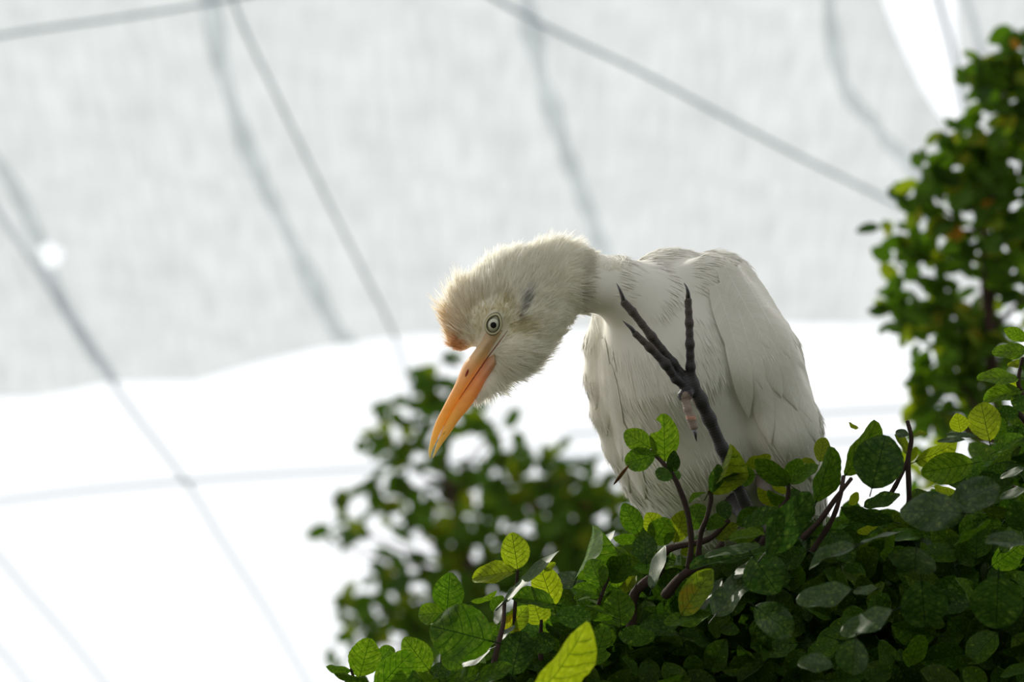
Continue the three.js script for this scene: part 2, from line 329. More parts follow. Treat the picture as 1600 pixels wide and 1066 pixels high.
const LEAF = {
  y: [leafMat('young leaf', leafMaps('#82930e', '#344a05'), 0.62), leafMat('young leaf', leafMaps('#778a0e', '#2f4605', null, '#6b5a20'), 0.62)],
  g: [leafMat('green leaf', leafMaps('#476d08', '#1c3804'), 0.5), leafMat('green leaf', leafMaps('#3e6108', '#193404', null, '#4a4218'), 0.5), leafMat('green leaf', leafMaps('#527409', '#234205'), 0.52)],
  d: [leafMat('darker leaf', leafMaps('#2c4c0e', '#162c06'), 0.3), leafMat('darker leaf', leafMaps('#284610', '#142a06'), 0.28)],  // mature leaves, darkened further to carry shade of the hedge front
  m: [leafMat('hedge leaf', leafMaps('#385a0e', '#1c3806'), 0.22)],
  s: [leafMat('glossy darker leaf', leafMaps('#2a4418', '#1a2e10'), 0.2, 0.7)],
  b: [leafMat('yellowing leaf', leafMaps('#728a10', '#3c5408', '#b08a10', '#5a3c14'), 0.58)],
  w: [leafMat('withered leaf', leafMaps('#4c3018', '#2c1a0c', '#6a4620', '#24140a'), 0.3, 0.2)],
  o: [leafMat('orange leaf', leafMaps('#d99a2a', '#a86c1c', '#e0b040'), 0.5, 0.3)],
};
const SHAPE = { flat: [leafGeo({ fold: 0.08, curl: 0.12, wave: 0.03 }, 1), leafGeo({ fold: 0.16, curl: 0.22, wave: 0.035 }, 2), leafGeo({ fold: 0.05, curl: -0.1, wave: 0.045 }, 3), leafGeo({ fold: 0.22, curl: 0.3, wave: 0.03 }, 4)],
  curled: [leafGeo({ fold: 0.2, curl: 0.16, wave: 0.05 }, 17)], glint: [leafGeo({ fold: 0.05, curl: 0.08, wave: 0.025 }, 15)], fold: [leafGeo({ fold: 0.75, curl: 0.25, wave: 0.03 }, 5)], droop: [leafGeo({ fold: 0.1, curl: 0.5, wave: 0.05, cup: -0.25 }, 6)], crinkle: [leafGeo({ fold: 0.1, curl: 0.2, wave: 0.055, nu: 10, nv: 22 }, 7)],
  bite: [leafGeo({ fold: 0.06, curl: 0.1, nu: 12, nv: 36, teeth: 0.006, bite: { side: -1, v: 0.74, h: 0.13, d: 0.8 } }, 8)], biteb: [leafGeo({ fold: 0.06, curl: 0.1, nu: 12, nv: 30, teeth: 0.006, bite: { side: 1, v: 0.5, h: 0.1, d: 0.5 } }, 9)] };
// a leaf from its stalk (bx, by) to its tip (tx, ty), seen w wide, turned about its own midrib; all in the work frame
// the sun in the work frame: glossy edge-on leaves are turned so that they mirror it
const SUNDIR = sun.position.clone().sub(sun.target.position).transformDirection(FRAME.clone().invert());
function leafMatrix(b, t, w, roll) {
  const y = t.clone().sub(b), L = y.length(); y.normalize();
  const v = b.clone().add(t).multiplyScalar(-0.5).add(new THREE.Vector3(0, 0, F)).normalize();
  const x = new THREE.Vector3().crossVectors(y, v).normalize(), z = new THREE.Vector3().crossVectors(x, y);
  if (roll === 'glint') {
    const h = v.clone().add(SUNDIR).normalize(); h.addScaledVector(y, -h.dot(y)).normalize();
    w = Math.min(w / Math.max(0.3, h.dot(v)), L * 0.8); z.copy(h); x.crossVectors(y, z);
  } else { x.applyAxisAngle(y, roll); z.applyAxisAngle(y, roll); }
  return new THREE.Matrix4().makeBasis(x.multiplyScalar(w), y.multiplyScalar(L), z.multiplyScalar((w + L) / 2)).setPosition(b);
}
const leafWorld = (parent) => { const w = new THREE.Vector3(); for (let o = parent; o && o !== scene; o = o.parent) w.add(o.position); return new THREE.Matrix4().makeTranslation(-w.x, -w.y, -w.z).multiply(FRAME); };
function addLeaf(parent, pre, matrix, mat, geo, label) {
  const m = new THREE.Mesh(geo, mat); m.name = 'leaf'; m.matrixAutoUpdate = true;
  pre.clone().multiply(matrix).decompose(m.position, m.quaternion, m.scale);
  m.castShadow = m.receiveShadow = true; if (label) m.userData.label = label;
  parent.add(m); return m;
}
const pick = (a) => a[Math.floor(rnd() * a.length)];

// ------------------------------------------------------------------ the hedge under the bird
const barkMat = new THREE.MeshStandardMaterial({ name: 'bark', color: srgb(72, 52, 44), roughness: 0.85, bumpMap: clothTex[1], bumpScale: 0.0004 });
const hedgeBase = world(P(1300, 1000, -150)); hedgeBase.y = 0;
const hedge = thing('hedge', 'green broad-leaved hedge the white bird stands on, dark inside', 'hedge', hedgeBase);
const hedgePre = leafWorld(hedge);
const hedgeTop = [[380, 1180], [450, 1130], [520, 1080], [600, 1062], [660, 1045], [720, 1020], [790, 975], [860, 945], [930, 912], [990, 880], [1050, 862], [1110, 855], [1170, 845], [1240, 812], [1300, 812], [1360, 806], [1420, 800], [1480, 765], [1540, 720], [1580, 680], [1610, 630], [1680, 590], [1800, 560]];
// [stalk x, y, tip x, y, width, tone, z, extra]
const LEAVES = [
  [698, 956, 703, 897, 50, 'g', 130], [696, 958, 651, 961, 35, 'g', 140], [770, 1003, 668, 976, 92, 'g', 330, { shape: 'droop' }], [671, 1048, 632, 998, 46, 'g', 180], [585, 1082, 643, 1018, 50, 'g', 260],
  [562, 1058, 578, 996, 52, 'g', 170], [592, 1036, 614, 1010, 28, 'g', 120], [548, 1048, 509, 1044, 16, 'g', 160], [576, 1066, 520, 1052, 14, 'g', 180], [672, 1052, 708, 1043, 26, 'd', 150], [690, 1018, 728, 1046, 34, 'g', 200], [700, 1080, 765, 1042, 38, 'g', 260], [606, 1075, 640, 1050, 22, 'd', 100],
  [809, 890, 800, 833, 46, 'y', 150, { label: 'fresh yellow-green leaf standing upright' }], [806, 893, 736, 902, 36, 'y', 150], [787, 942, 872, 859, 15, 's', 200, { up: 1 }], [865, 948, 843, 882, 48, 'y', 120], [868, 945, 800, 930, 32, 'g', 190], [845, 976, 834, 940, 42, 'y', 110], [790, 988, 824, 948, 34, 'b', 130],
  [778, 976, 784, 940, 14, 's', 170, { up: 1 }], [780, 1002, 801, 977, 11, 's', 190, { up: 1 }], [768, 1014, 721, 1036, 21, 's', 260, { up: 1 }], [836, 1094, 926, 980, 68, 'y', 720, { label: 'large out-of-focus yellow-green leaf at the front' }], [928, 1040, 946, 980, 42, 'g', 240, { shape: 'biteb' }],
  [900, 906, 933, 823, 30, 'g', 110, { shape: 'fold' }], [925, 872, 959, 828, 13, 's', 60, { up: 1 }], [912, 912, 864, 902, 26, 's', 90, { up: 1 }], [940, 918, 922, 873, 40, 'g', 170], [966, 918, 958, 868, 36, 'g', 120], [938, 931, 897, 917, 22, 'g', 180], [870, 962, 924, 966, 36, 'd', 420], [960, 966, 904, 944, 22, 'g', 300],
  [850, 891, 867, 880, 13, 'y', 140], [735, 941, 777, 926, 10, 'g', 120], [769, 956, 786, 932, 24, 'g', 110], [800, 1055, 816, 985, 54, 'd', 150], [868, 1010, 830, 1000, 34, 'd', 140], [742, 1064, 800, 1040, 30, 'g', 320], [884, 990, 870, 940, 36, 'd', 60], [800, 975, 770, 990, 24, 'g', 90],
  [998, 834, 975, 788, 35, 'g', 60], [1020, 851, 1046, 810, 44, 'g', 90], [1030, 832, 1012, 802, 34, 'y', 40], [1010, 882, 1006, 832, 40, 'd', 140], [1054, 848, 1070, 798, 36, 'y', 70], [1080, 828, 1097, 787, 36, 'g', 180], [1077, 786, 1101, 767, 10, 'g', 220], [1137, 811, 1126, 782, 25, 'd', 220], [996, 841, 959, 842, 19, 'g', 90], [998, 880, 958, 858, 22, 'g', 100], [954, 912, 981, 867, 36, 'g', 140], [938, 920, 934, 878, 26, 'g', 150], [1018, 920, 1037, 852, 20, 's', 210, { up: 1 }],
  [1064, 962, 1112, 890, 44, 'b', 280, { label: 'green leaf with a yellow blotch at its base' }], [1090, 960, 1126, 902, 20, 's', 250, { up: 1 }], [1116, 964, 1174, 890, 42, 's', 320, { shape: 'crinkle', up: 1 }], [1152, 905, 1166, 878, 16, 's', 310, { up: 1 }], [1112, 962, 1038, 974, 26, 'g', 280], [1192, 853, 1100, 868, 15, 's', 330, { up: 1 }], [1178, 868, 1078, 882, 24, 'd', 250], [1104, 828, 1138, 804, 24, 'g', 190], [1118, 842, 1152, 820, 26, 'y', 120], [1142, 842, 1194, 828, 26, 'g', 240], [1150, 818, 1192, 798, 32, 'g', 200], [970, 980, 965, 922, 50, 'g', 230], [935, 1014, 953, 973, 38, 'g', 200], [968, 982, 922, 948, 20, 'g', 220], [1062, 992, 1002, 975, 22, 'd', 220], [1064, 867, 1093, 847, 22, 'y', 110], [974, 928, 993, 898, 18, 'y', 120],
  [1018, 701, 975, 675, 36, 'g', 255], [1039, 722, 1037, 647, 47, 'g', 270, { shape: 'bite', label: 'leaf with a bite eaten from its edge' }], [1024, 712, 975, 724, 38, 'g', 265], [984, 725, 958, 758, 5.5, 'w', 280, { shape: 'curled', label: 'thin curled withered leaf' }], [1051, 738, 1053, 706, 22, 'd', 285], [1051, 748, 1023, 735, 21, 'd', 285], [1050, 746, 1064, 740, 15, 'd', 255], [1106, 772, 1145, 697, 38, 'y', 265, { shape: 'fold' }], [1112, 770, 1124, 726, 24, 'd', 290], [1126, 748, 1158, 742, 10, 's', 270, { up: 1 }],  // the dark leaf over the folded one stands in for a leaf shadow
  [1163, 730, 1204, 711, 22, 'y', 230], [1180, 742, 1152, 744, 34, 'g', 260], [1234, 758, 1181, 719, 36, 'g', 265], [1233, 752, 1251, 718, 32, 'g', 240], [1236, 757, 1277, 724, 24, 'g', 250], [1276, 726, 1252, 719, 13, 'y', 190], [1281, 722, 1288, 683, 27, 'y', 200], [1274, 788, 1304, 701, 42, 'g', 330], [1320, 745, 1374, 661, 44, 'g', 220], [1362, 764, 1384, 680, 80, 'd', 420, { label: 'large round dark leaf seen against the light' }], [1218, 792, 1185, 765, 22, 'y', 150], [1230, 770, 1204, 750, 16, 'y', 200], [1160, 822, 1217, 796, 30, 'd', 260], [1138, 842, 1194, 832, 18, 'g', 290], [1194, 866, 1264, 770, 56, 'd', 470], [1396, 816, 1314, 795, 27, 'd', 300], [1232, 790, 1200, 770, 20, 'g', 210], [1250, 790, 1236, 764, 24, 'd', 180],
  [1508, 802, 1405, 796, 62, 's', 520, { shape: 'droop', up: 0.6, label: 'broad grey-glossy leaf bent over at the front' }], [1488, 790, 1562, 756, 56, 's', 480, { shape: 'crinkle', up: 0.6 }], [1430, 722, 1499, 694, 36, 'y', 200], [1521, 724, 1440, 739, 50, 'g', 330], [1546, 689, 1532, 628, 52, 'y', 260], [1501, 676, 1496, 647, 30, 'y', 180], [1528, 682, 1477, 678, 7, 's', 300, { up: 1 }], [1509, 687, 1464, 689, 8, 's', 320, { up: 1 }], [1549, 687, 1574, 648, 27, 'g', 220], [1554, 707, 1597, 679, 24, 'g', 290], [1603, 687, 1573, 667, 22, 'd', 250],
  [1426, 681, 1447, 677, 9, 'y', 220], [1419, 681, 1399, 674, 9, 's', 220, { up: 1 }], [1419, 710, 1401, 679, 15, 'y', 200], [1422, 722, 1431, 698, 13, 'y', 190], [1602, 732, 1562, 746, 10, 's', 340, { up: 1 }], [1530, 748, 1572, 727, 24, 'd', 280], [1603, 766, 1561, 777, 13, 's', 380, { up: 1 }], [1598, 830, 1585, 782, 42, 'd', 420], [1490, 852, 1547, 811, 11, 'g', 560], [1341, 669, 1325, 661, 8, 'y', 210], [1459, 761, 1491, 769, 15, 'y', 200], [1329, 790, 1341, 769, 15, 'y', 120], [1350, 792, 1406, 774, 26, 'd', 260], [1339, 831, 1373, 821, 15, 'y', 180], [1344, 849, 1411, 829, 9, 's', 420, { up: 1 }],
  [1608, 548, 1550, 552, 26, 'g', 220], [1606, 530, 1569, 514, 22, 'g', 200], [1592, 591, 1527, 590, 27, 'g', 240], [1606, 569, 1574, 570, 13, 'y', 200], [1597, 609, 1538, 623, 31, 'g', 230], [1594, 601, 1564, 595, 16, 'y', 210], [1592, 650, 1557, 639, 22, 'd', 220], [1610, 640, 1580, 620, 26, 'd', 240], [1612, 585, 1596, 556, 20, 'g', 210], [1612, 700, 1586, 664, 30, 'd', 230],
  [1332, 922, 1245, 942, 37, 's', 560, { up: 0.5 }], [1397, 954, 1315, 993, 34, 's', 600, { up: 0.5 }], [1337, 998, 1329, 1056, 54, 's', 620, { up: 0.4 }], [1302, 1041, 1246, 1034, 30, 's', 560, { up: 0.5 }], [1432, 856, 1428, 899, 74, 's', 540, { up: 0.6 }], [1338, 854, 1261, 883, 22, 's', 500, { up: 0.7 }], [1176, 868, 1214, 926, 70, 'd', 380], [1180, 948, 1240, 992, 54, 's', 440, { shape: 'crinkle', up: 0.4 }], [1560, 900, 1556, 984, 84, 'd', 600], [1440, 908, 1446, 982, 76, 'd', 540], [1604, 850, 1539, 842, 25, 's', 560, { up: 0.6 }], [1372, 920, 1334, 926, 14, 's', 520, { up: 0.7 }],
];
{
  const rim = { y: 0, g: 1, d: 1 };
  for (const [bx, by, tx, ty, w, tone, z, x = {}] of LEAVES) {
    const L = Math.hypot(tx - bx, ty - by), big = tone === 'w' ? w : Math.max(w, x.up ? L * 0.62 : Math.min(L * 0.6, w * 1.7));
    const turn = Math.acos(clamp(w / big, 0.05, 1));
    const across = bx > tx ? 1 : -1;                         // which way a turn about the midrib lifts the upper face
    const tilt = x.up ? -x.up * 14 : rr(-14, 14);
    let roll = x.up === 1 && !x.shape ? 'glint' : x.up ? across * Math.max(turn, 0.25) : (rnd() < 0.5 ? -1 : 1) * (turn + rr(0, 0.12));
    const m = leafMatrix(P(bx, by, z - tilt), P(tx, ty, z + tilt), (roll === 'glint' ? w : big) * K(z), roll);
    addLeaf(hedge, hedgePre, m, pick(LEAF[tone]), pick(SHAPE[x.shape ?? (roll === 'glint' ? 'glint' : 'flat')]), x.label);
  }
  // inside and behind: leaves under the outline
  const fill = [], under = (px) => interp(hedgeTop, px);
  const one = (px, py, z, size) => {
    const a = rr(0, Math.PI * 2), L = size * rr(0.7, 1.25), b = P(px, py, z), t = b.clone().add(new THREE.Vector3(Math.cos(a) * L, Math.sin(a) * L * 0.8, rr(-0.7, 0.7) * L));
    return leafMatrix(b, t, L * rr(0.58, 0.75), rr(-1.2, 1.2));
  };
  const cells = [];
  for (let i = 0; i < 150; i++) { // single leaves near the surface
    const px = rr(560, 1600), y0 = under(px), py = y0 + 8 + rr(0, 1) ** 1.3 * 240; if (py > 1075) continue;
    const zz = clamp((py - y0) * 1.2 - 60 + rr(-60, 90), -80, 480);
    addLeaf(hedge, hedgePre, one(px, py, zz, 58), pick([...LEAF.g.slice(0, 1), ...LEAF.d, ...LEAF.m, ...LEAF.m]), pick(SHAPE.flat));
  }
  for (let i = 0; i < 9000; i++) {
    const px = rr(420, 1780), y0 = under(px), py = y0 + 18 + rnd() * (1560 - y0), dz = Math.min(480, (py - y0) * 0.9);
    fill.push(one(px, py, rr(-520, dz - 30), 60));
  }
  for (let i = 0; i < 5000; i++) { // unseen hedge foliage added towards the viewer, shading the bird and the hedge front
    const z = rr(0, 2300), px = 800 + (rr(1660, 2500) - 800) * (1 + z / 5000), py = rr(760, 1650); fill.push(one(px, py, z, 62));
  }
  for (let i = 0; i < 9000; i++) { const z = rr(250, 2300), px = rr(950, 2500), py = rr(1125 + z * 0.04, 1750); fill.push(one(px, py, z, 62)); }  // more added foliage out of view below, keeping light off the belly
  copies('foliage', leafGeo({ nu: 4, nv: 6, teeth: 0 }, 11), LEAF.m[0], fill, fill.map(() => { const q = rr(0.6, 1.1); return new THREE.Color(q * rr(0.85, 1.2), q, q * rr(0.7, 1.1)); }), hedge);  // fill toned darker than the outer leaves, carrying part of the inner shade
  // stems
  const stem = (pts, r0, r1) => part('stem', limb(pts.map((q) => P(...q)), pts.map((_, i) => lerp(r0, r1, i / (pts.length - 1))), { sides: 7, steps: 5, bumps: 0.07, every: 9 }), barkMat, hedge);
  stem([[1076, 886, 200], [1080, 850, 220], [1074, 800, 245], [1060, 760, 262], [1051, 742, 268], [1038, 726, 268], [1018, 705, 262]], 5, 3);
  stem([[1091, 870, 200], [1095, 834, 215], [1105, 807, 240], [1111, 775, 258], [1108, 768, 262]], 4.5, 3);
  stem([[985, 990, 100], [992, 927, 120], [1028, 895, 140], [1039, 863, 150], [1055, 855, 160], [1107, 843, 170], [1138, 814, 190]], 9, 3.5);
  stem([[1040, 930, 120], [1066, 900, 150], [1111, 873, 180], [1128, 850, 190]], 8, 5);
  stem([[1190, 850, 200], [1215, 800, 220], [1230, 780, 235], [1232, 752, 250]], 5, 3);
  stem([[1255, 840, 260], [1280, 815, 280], [1305, 780, 290], [1330, 748, 290]], 5, 3);
  stem([[1270, 860, 250], [1300, 812, 270], [1312, 778, 270], [1318, 745, 240]], 4.5, 3);
  stem([[1421, 790, 180], [1420, 758, 200], [1419, 717, 215], [1424, 685, 220], [1418, 659, 220]], 4.5, 3.2);
  stem([[1390, 775, 190], [1404, 750, 205], [1419, 717, 215]], 4, 3);
  stem([[1640, 700, 180], [1600, 656, 200], [1589, 639, 205], [1597, 620, 205], [1591, 598, 210], [1598, 560, 210]], 5, 3);
  stem([[767, 1066, 250], [775, 1020, 240], [786, 975, 220], [788, 942, 205]], 5, 3);
  stem([[845, 1030, 100], [845, 985, 110], [846, 970, 112]], 4, 2.5);
  stem([[800, 1000, 120], [806, 930, 140], [809, 892, 150]], 3.5, 2.5);
  stem([[545, 1120, 160], [552, 1060, 168], [548, 1046, 165]], 3, 2);
  stem([[930, 960, 150], [940, 930, 165], [950, 905, 160]], 3.5, 2.5);
  stem([[690, 1040, 120], [694, 985, 130], [698, 958, 132]], 3, 2.2);
  const trunk = (px, py, z, r) => { const a = world(P(px, py, z)), b = a.clone(); b.y = -0.05; b.x += rr(-0.1, 0.1); part('trunk', limb([b, a.clone().lerp(b, 0.5).add(new THREE.Vector3(rr(-0.04, 0.04), 0, rr(-0.04, 0.04))), a], [r * 1.4, r, r * 0.7], { sides: 8 }), barkMat, hedge, { inWorld: true }); };
  trunk(900, 1300, -100, 0.02); trunk(1180, 1250, -150, 0.025); trunk(1450, 1200, -100, 0.025); trunk(1650, 1150, -150, 0.02);
}

{ // unseen planting added behind the viewpoint; it keeps the low sky off the near side of the bird and the hedge
  const list = [], m = new THREE.Matrix4(), q = new THREE.Quaternion(), e = new THREE.Euler();
  for (let i = 0; i < 9000; i++) {
    const a = rr(-1.35, 1.35), y = rr(0, 1) ** 0.9 * 2.3, r = rr(4.6, 5.6), s = rr(0.16, 0.26);
    e.set(rr(-1, 1), a + Math.PI + rr(-0.9, 0.9), rr(-3, 3)); q.setFromEuler(e);
    list.push(m.compose(new THREE.Vector3(Math.sin(a) * r, y, Math.cos(a) * r - 0.6), q, new THREE.Vector3(s * 0.75, s, s)).clone());
  }
  const p = new THREE.InstancedMesh(leafGeo({ nu: 4, nv: 6, teeth: 0 }, 31), LEAF.d[1], list.length); list.forEach((x, i) => p.setMatrixAt(i, x));
  p.name = 'added_planting'; p.userData = { kind: 'stuff', label: 'dark leafy planting added behind the viewpoint to block low sky' }; p.castShadow = p.receiveShadow = true; scene.add(p);
}

// ------------------------------------------------------------------ the two trees behind
function tree(label, depth, blobs, stalk, count, size, tones, extra = []) {
  const z = zAt(depth), base = world(P(stalk[0][0], stalk[0][1], z)); base.y = 0;
  const t = thing('leafy_tree', label, 'tree', base), pre = leafWorld(t), total = blobs.reduce((s, b) => s + b[2] * b[3] * (b[4] ?? 1), 0), all = [];
  for (let i = 0; i < count; i++) {
    let q = rnd() * total, b = blobs[0]; for (b of blobs) { q -= b[2] * b[3] * (b[4] ?? 1); if (q < 0) break; }
    const a = rr(0, 7), r = Math.sqrt(rnd()), px = b[0] + Math.cos(a) * r * b[2], py = b[1] + Math.sin(a) * r * b[3], zz = z + rr(-1, 1) * Math.min(b[2], b[3]) * 1.6;
    const k = K(zz), L = size * rr(0.7, 1.2) * k, d = rr(0, Math.PI * 2), s = P(px, py, zz), e = s.clone().add(new THREE.Vector3(Math.cos(d) * L, Math.sin(d) * L * 0.75 - 0.15 * L, rr(-0.5, 0.5) * L));
    all.push([leafMatrix(s, e, L * rr(0.52, 0.68), rr(-1.1, 1.1)), b[5]]);
  }
  const shared = leafGeo({ nu: 4, nv: 8, teeth: 0 }, 21);
  for (const [bx, by, tx, ty, w, tone] of extra) addLeaf(t, pre, leafMatrix(P(bx, by, z + 60), P(tx, ty, z + 70), w * K(z), 0.1), pick(LEAF[tone]), shared);
  const n = 298 - extra.length;
  all.slice(0, n).forEach(([m, tone]) => addLeaf(t, pre, m, pick(LEAF[tone ?? pick(tones)]), shared));
  if (all.length > n) copies('foliage', shared, LEAF.g[1], all.slice(n).map((x) => x[0]), null, t);
  const top = stalk.map(([x, y, r, dz = 0]) => ({ p: P(x, y, z + dz), r: r * K(z) }));
  part('trunk', limb(top.map((x) => world(x.p)), top.map((x) => x.r * S), { sides: 8 }), barkMat, t, { inWorld: true });
  const foot = world(top[0].p), down = foot.clone(); down.y = -0.05;
  part('trunk', limb([down, foot.clone().lerp(down, 0.5).add(new THREE.Vector3(0.03, 0, 0)), foot], [top[0].r * S * 1.5, top[0].r * S * 1.2, top[0].r * S], { sides: 8 }), barkMat, t, { inWorld: true });
  for (const b of blobs) { // a branch into every mass of leaves
    let best = top[0]; const c = P(b[0], b[1] - b[3] * 0.5, z);
    for (const s of top) if (s.p.y < c.y && s.p.distanceTo(c) < best.p.distanceTo(c)) best = s;
    const mid = best.p.clone().lerp(c, 0.5).add(new THREE.Vector3(0, -15, rr(-30, 30)));
    part('branch', limb([best.p, mid, c], [best.r * 0.5, best.r * 0.35, 2], { sides: 6 }), barkMat, t);
  }
  return t;
}
tree('leafy tree behind the bird\'s bill, its rounded crown out of focus', 5.0, [
  [690, 600, 34, 48, 1.2], [640, 660, 50, 50, 1], [700, 650, 38, 48, 1.1], [600, 720, 50, 40, 0.9], [560, 780, 40, 42, 0.9], [545, 830, 40, 22, 0.7], [500, 848, 22, 8, 0.6], [640, 760, 70, 55, 0.75], [640, 850, 80, 60, 0.8], [600, 930, 55, 60, 1.1], [560, 960, 36, 36, 0.8], [720, 800, 60, 90, 0.75], [800, 740, 60, 50, 1], [860, 740, 55, 45, 1.2],
  [850, 810, 80, 60, 1.6], [910, 780, 50, 60, 1.5], [930, 850, 40, 60, 1.3], [850, 880, 80, 50, 1.5], [760, 900, 70, 60, 1.2], [690, 940, 70, 60, 1], [640, 1000, 90, 40, 1.1], [790, 640, 26, 20, 0.4], [780, 690, 20, 40, 0.4], [545, 1010, 36, 20, 0.8], [1000, 800, 60, 60, 1.3], [800, 1000, 150, 60, 1.2], [1000, 900, 80, 70, 1.2], [990, 760, 25, 40, 1]],
  [[800, 1150, 14], [780, 1020, 11], [740, 900, 8], [700, 760, 5], [690, 620, 2.5]], 960, 37, ['d', 'g', 'y', 'y', 'g', 'b'], [[905, 780, 925, 790, 16, 'w'], [826, 782, 838, 800, 12, 'w']]);
tree('dark leafy tree at the right edge, rising above the hedge', 3.0, [
  [1560, 130, 50, 70, 1.2], [1520, 110, 30, 30, 0.8], [1580, 200, 40, 50, 1.2], [1500, 220, 40, 30, 1.1], [1480, 270, 60, 40, 1.3], [1560, 290, 60, 60, 1.1], [1430, 310, 36, 26, 1], [1400, 370, 32, 26, 0.8], [1470, 370, 60, 50, 1.2], [1560, 400, 60, 70, 1.1], [1400, 420, 30, 18, 0.7], [1390, 490, 38, 12, 0.7], [1440, 470, 50, 50, 1.2], [1500, 500, 60, 60, 1.2], [1470, 570, 50, 50, 1.2], [1550, 570, 50, 60, 0.8], [1440, 610, 34, 12, 0.9, 'y'], [1450, 645, 28, 26, 1.1, 'y'], [1500, 640, 40, 50, 0.9, 'g'], [1640, 200, 50, 170, 1], [1640, 480, 50, 150, 1], [1470, 720, 60, 40, 0.8, 'y'], [1590, 90, 30, 50, 1]],
  [[1600, 900, 16], [1570, 700, 13], [1545, 520, 10], [1540, 360, 7], [1560, 200, 5], [1570, 100, 3]], 780, 42, ['d', 'g', 'g', 'y', 'g', 'b'], [[1480, 372, 1506, 360, 22, 'o'], [1530, 322, 1556, 318, 16, 'o'], [1490, 350, 1502, 372, 16, 'o'], [1580, 60, 1592, 76, 12, 'o'], [1480, 530, 1492, 520, 12, 'w']]);

// ------------------------------------------------------------------ the white egret
const birdBase = world(P(1200, 850, 60));
const egret = thing('egret', 'white egret with orange bill bending forward, one dark foot lifted', 'bird', birdBase);
const C = (px, py, z, r) => ({ p: P(px, py, z), r: r * K(z) });
const link = (list, a, b, k, sz) => { const A = C(...a), B = C(...b); list.push(cap(A.p, B.p, A.r, B.r, k, sz)); };
const shape = [];
link(shape, [1050, 462, 30, 74], [1070, 550, 20, 130], 30, 0.6);                       // back hump and chest
link(shape, [1070, 550, 5, 132], [1092, 640, -60, 142], 40);
link(shape, [1092, 640, -60, 142], [1128, 740, -165, 138], 40);
link(shape, [1128, 740, -165, 132], [1200, 900, -340, 50], 40);                  // towards the tail
link(shape, [1015, 478, 80, 54], [1050, 570, 50, 92], 60, 0.8);                       // lower neck
link(shape, [905, 440, 112, 42], [960, 447, 100, 40], 30);                       // neck
link(shape, [960, 447, 100, 40], [1015, 478, 80, 52], 30);
link(shape, [1110, 450, 80, 52], [1180, 555, 85, 58], 26, 0.6);                       // the near wing
link(shape, [1180, 555, 85, 58], [1228, 665, 55, 48], 26, 0.7);
link(shape, [1228, 665, 55, 48], [1262, 780, 0, 26], 26, 0.8);
link(shape, [1120, 455, -10, 64], [1195, 560, -10, 54], 26);
link(shape, [1195, 560, -10, 54], [1236, 670, -50, 46], 22);
link(shape, [1236, 670, -50, 46], [1268, 800, -130, 24], 22);
{ // the far wing
  const w = [[960, 488, 12, 34], [947, 540, 16, 32], [946, 590, 6, 31], [956, 642, -15, 31], [976, 695, -50, 31], [1006, 750, -100, 31], [1040, 800, -150, 27], [1075, 845, -190, 22]];
  for (let i = 0; i < w.length - 1; i++) link(shape, w[i], w[i + 1], 16);
}
const ZH = 128;                                                                  // the head's own middle plane
link(shape, [775, 500, ZH, 42], [812, 470, ZH, 62], 20, 0.72);
link(shape, [812, 470, ZH, 62], [868, 438, ZH - 4, 48], 24, 0.74);
link(shape, [868, 438, ZH - 4, 48], [905, 440, 114, 42], 24, 0.85);
link(shape, [738, 498, ZH, 36], [775, 500, ZH, 44], 16, 0.72);
link(shape, [757, 482, ZH, 46], [802, 464, ZH, 60], 20, 0.72);                   // forehead
link(shape, [721, 528, ZH, 19], [740, 503, ZH, 34], 14, 0.75);
link(shape, [800, 540, ZH, 44], [850, 490, ZH, 42], 20, 0.72);                   // cheek and throat
link(shape, [772, 592, ZH, 16], [800, 540, ZH, 42], 20, 0.75);
link(shape, [748, 622, ZH, 7], [772, 592, ZH, 17], 12, 0.75);
const sdf = field(shape);
const front = (px, py, z0 = 320) => { // the point of the surface seen at a photograph point (or the nearest to it)
  let z = z0, best = 1e9, bp = null;
  for (let i = 0; i < 200 && z > -330; i++) { const p = P(px, py, z), d = sdf(p.x, p.y, p.z); if (d < best) { best = d; bp = p; } if (d < 0.3) break; z -= Math.max(d * 0.85, 0.4); }
  if (best > 0.4) for (let i = 0; i < 4; i++) bp.addScaledVector(gradient(sdf, bp), -sdf(bp.x, bp.y, bp.z));
  return bp;
};
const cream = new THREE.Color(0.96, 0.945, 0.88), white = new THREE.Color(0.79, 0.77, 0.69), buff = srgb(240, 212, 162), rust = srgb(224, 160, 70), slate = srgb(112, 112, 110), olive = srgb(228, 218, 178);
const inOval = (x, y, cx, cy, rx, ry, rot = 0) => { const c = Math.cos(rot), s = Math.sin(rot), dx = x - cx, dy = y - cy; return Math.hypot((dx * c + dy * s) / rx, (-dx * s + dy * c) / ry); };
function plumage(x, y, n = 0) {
  const c = cream.clone(); if (x > 905) c.copy(white);  // head made lighter than the body to offset its weaker light
  const q = (d, a, b) => 1 - smooth(d + n * 0.35, a, b);
  c.lerp(buff, 0.5 * q(inOval(x, y, 696, 518, 30, 28), 0.5, 1.2));
  c.lerp(buff, 0.16 * q(inOval(x, y, 728, 490, 40, 44), 0.4, 1.2));
  c.lerp(olive, 0.45 * q(inOval(x, y, 771, 507, 34, 36), 0.6, 1.2)); c.lerp(rust, 0.75 * q(inOval(x, y, 718, 540, 15, 11), 0.4, 1.25));
  c.lerp(olive, 0.5 * q(inOval(x, y, 810, 510, 28, 18), 0.4, 1.3)); c.lerp(olive, 0.45 * q(inOval(x, y, 785, 478, 16, 14), 0.3, 1.2));
  c.lerp(slate, 0.6 * q(inOval(x, y, 821, 470, 8, 20, 0.25), 0.4, 1.2));
  c.lerp(slate, 0.35 * q(inOval(x, y, 813, 494, 5, 12, 0.3), 0.4, 1.1));
  return c;
}
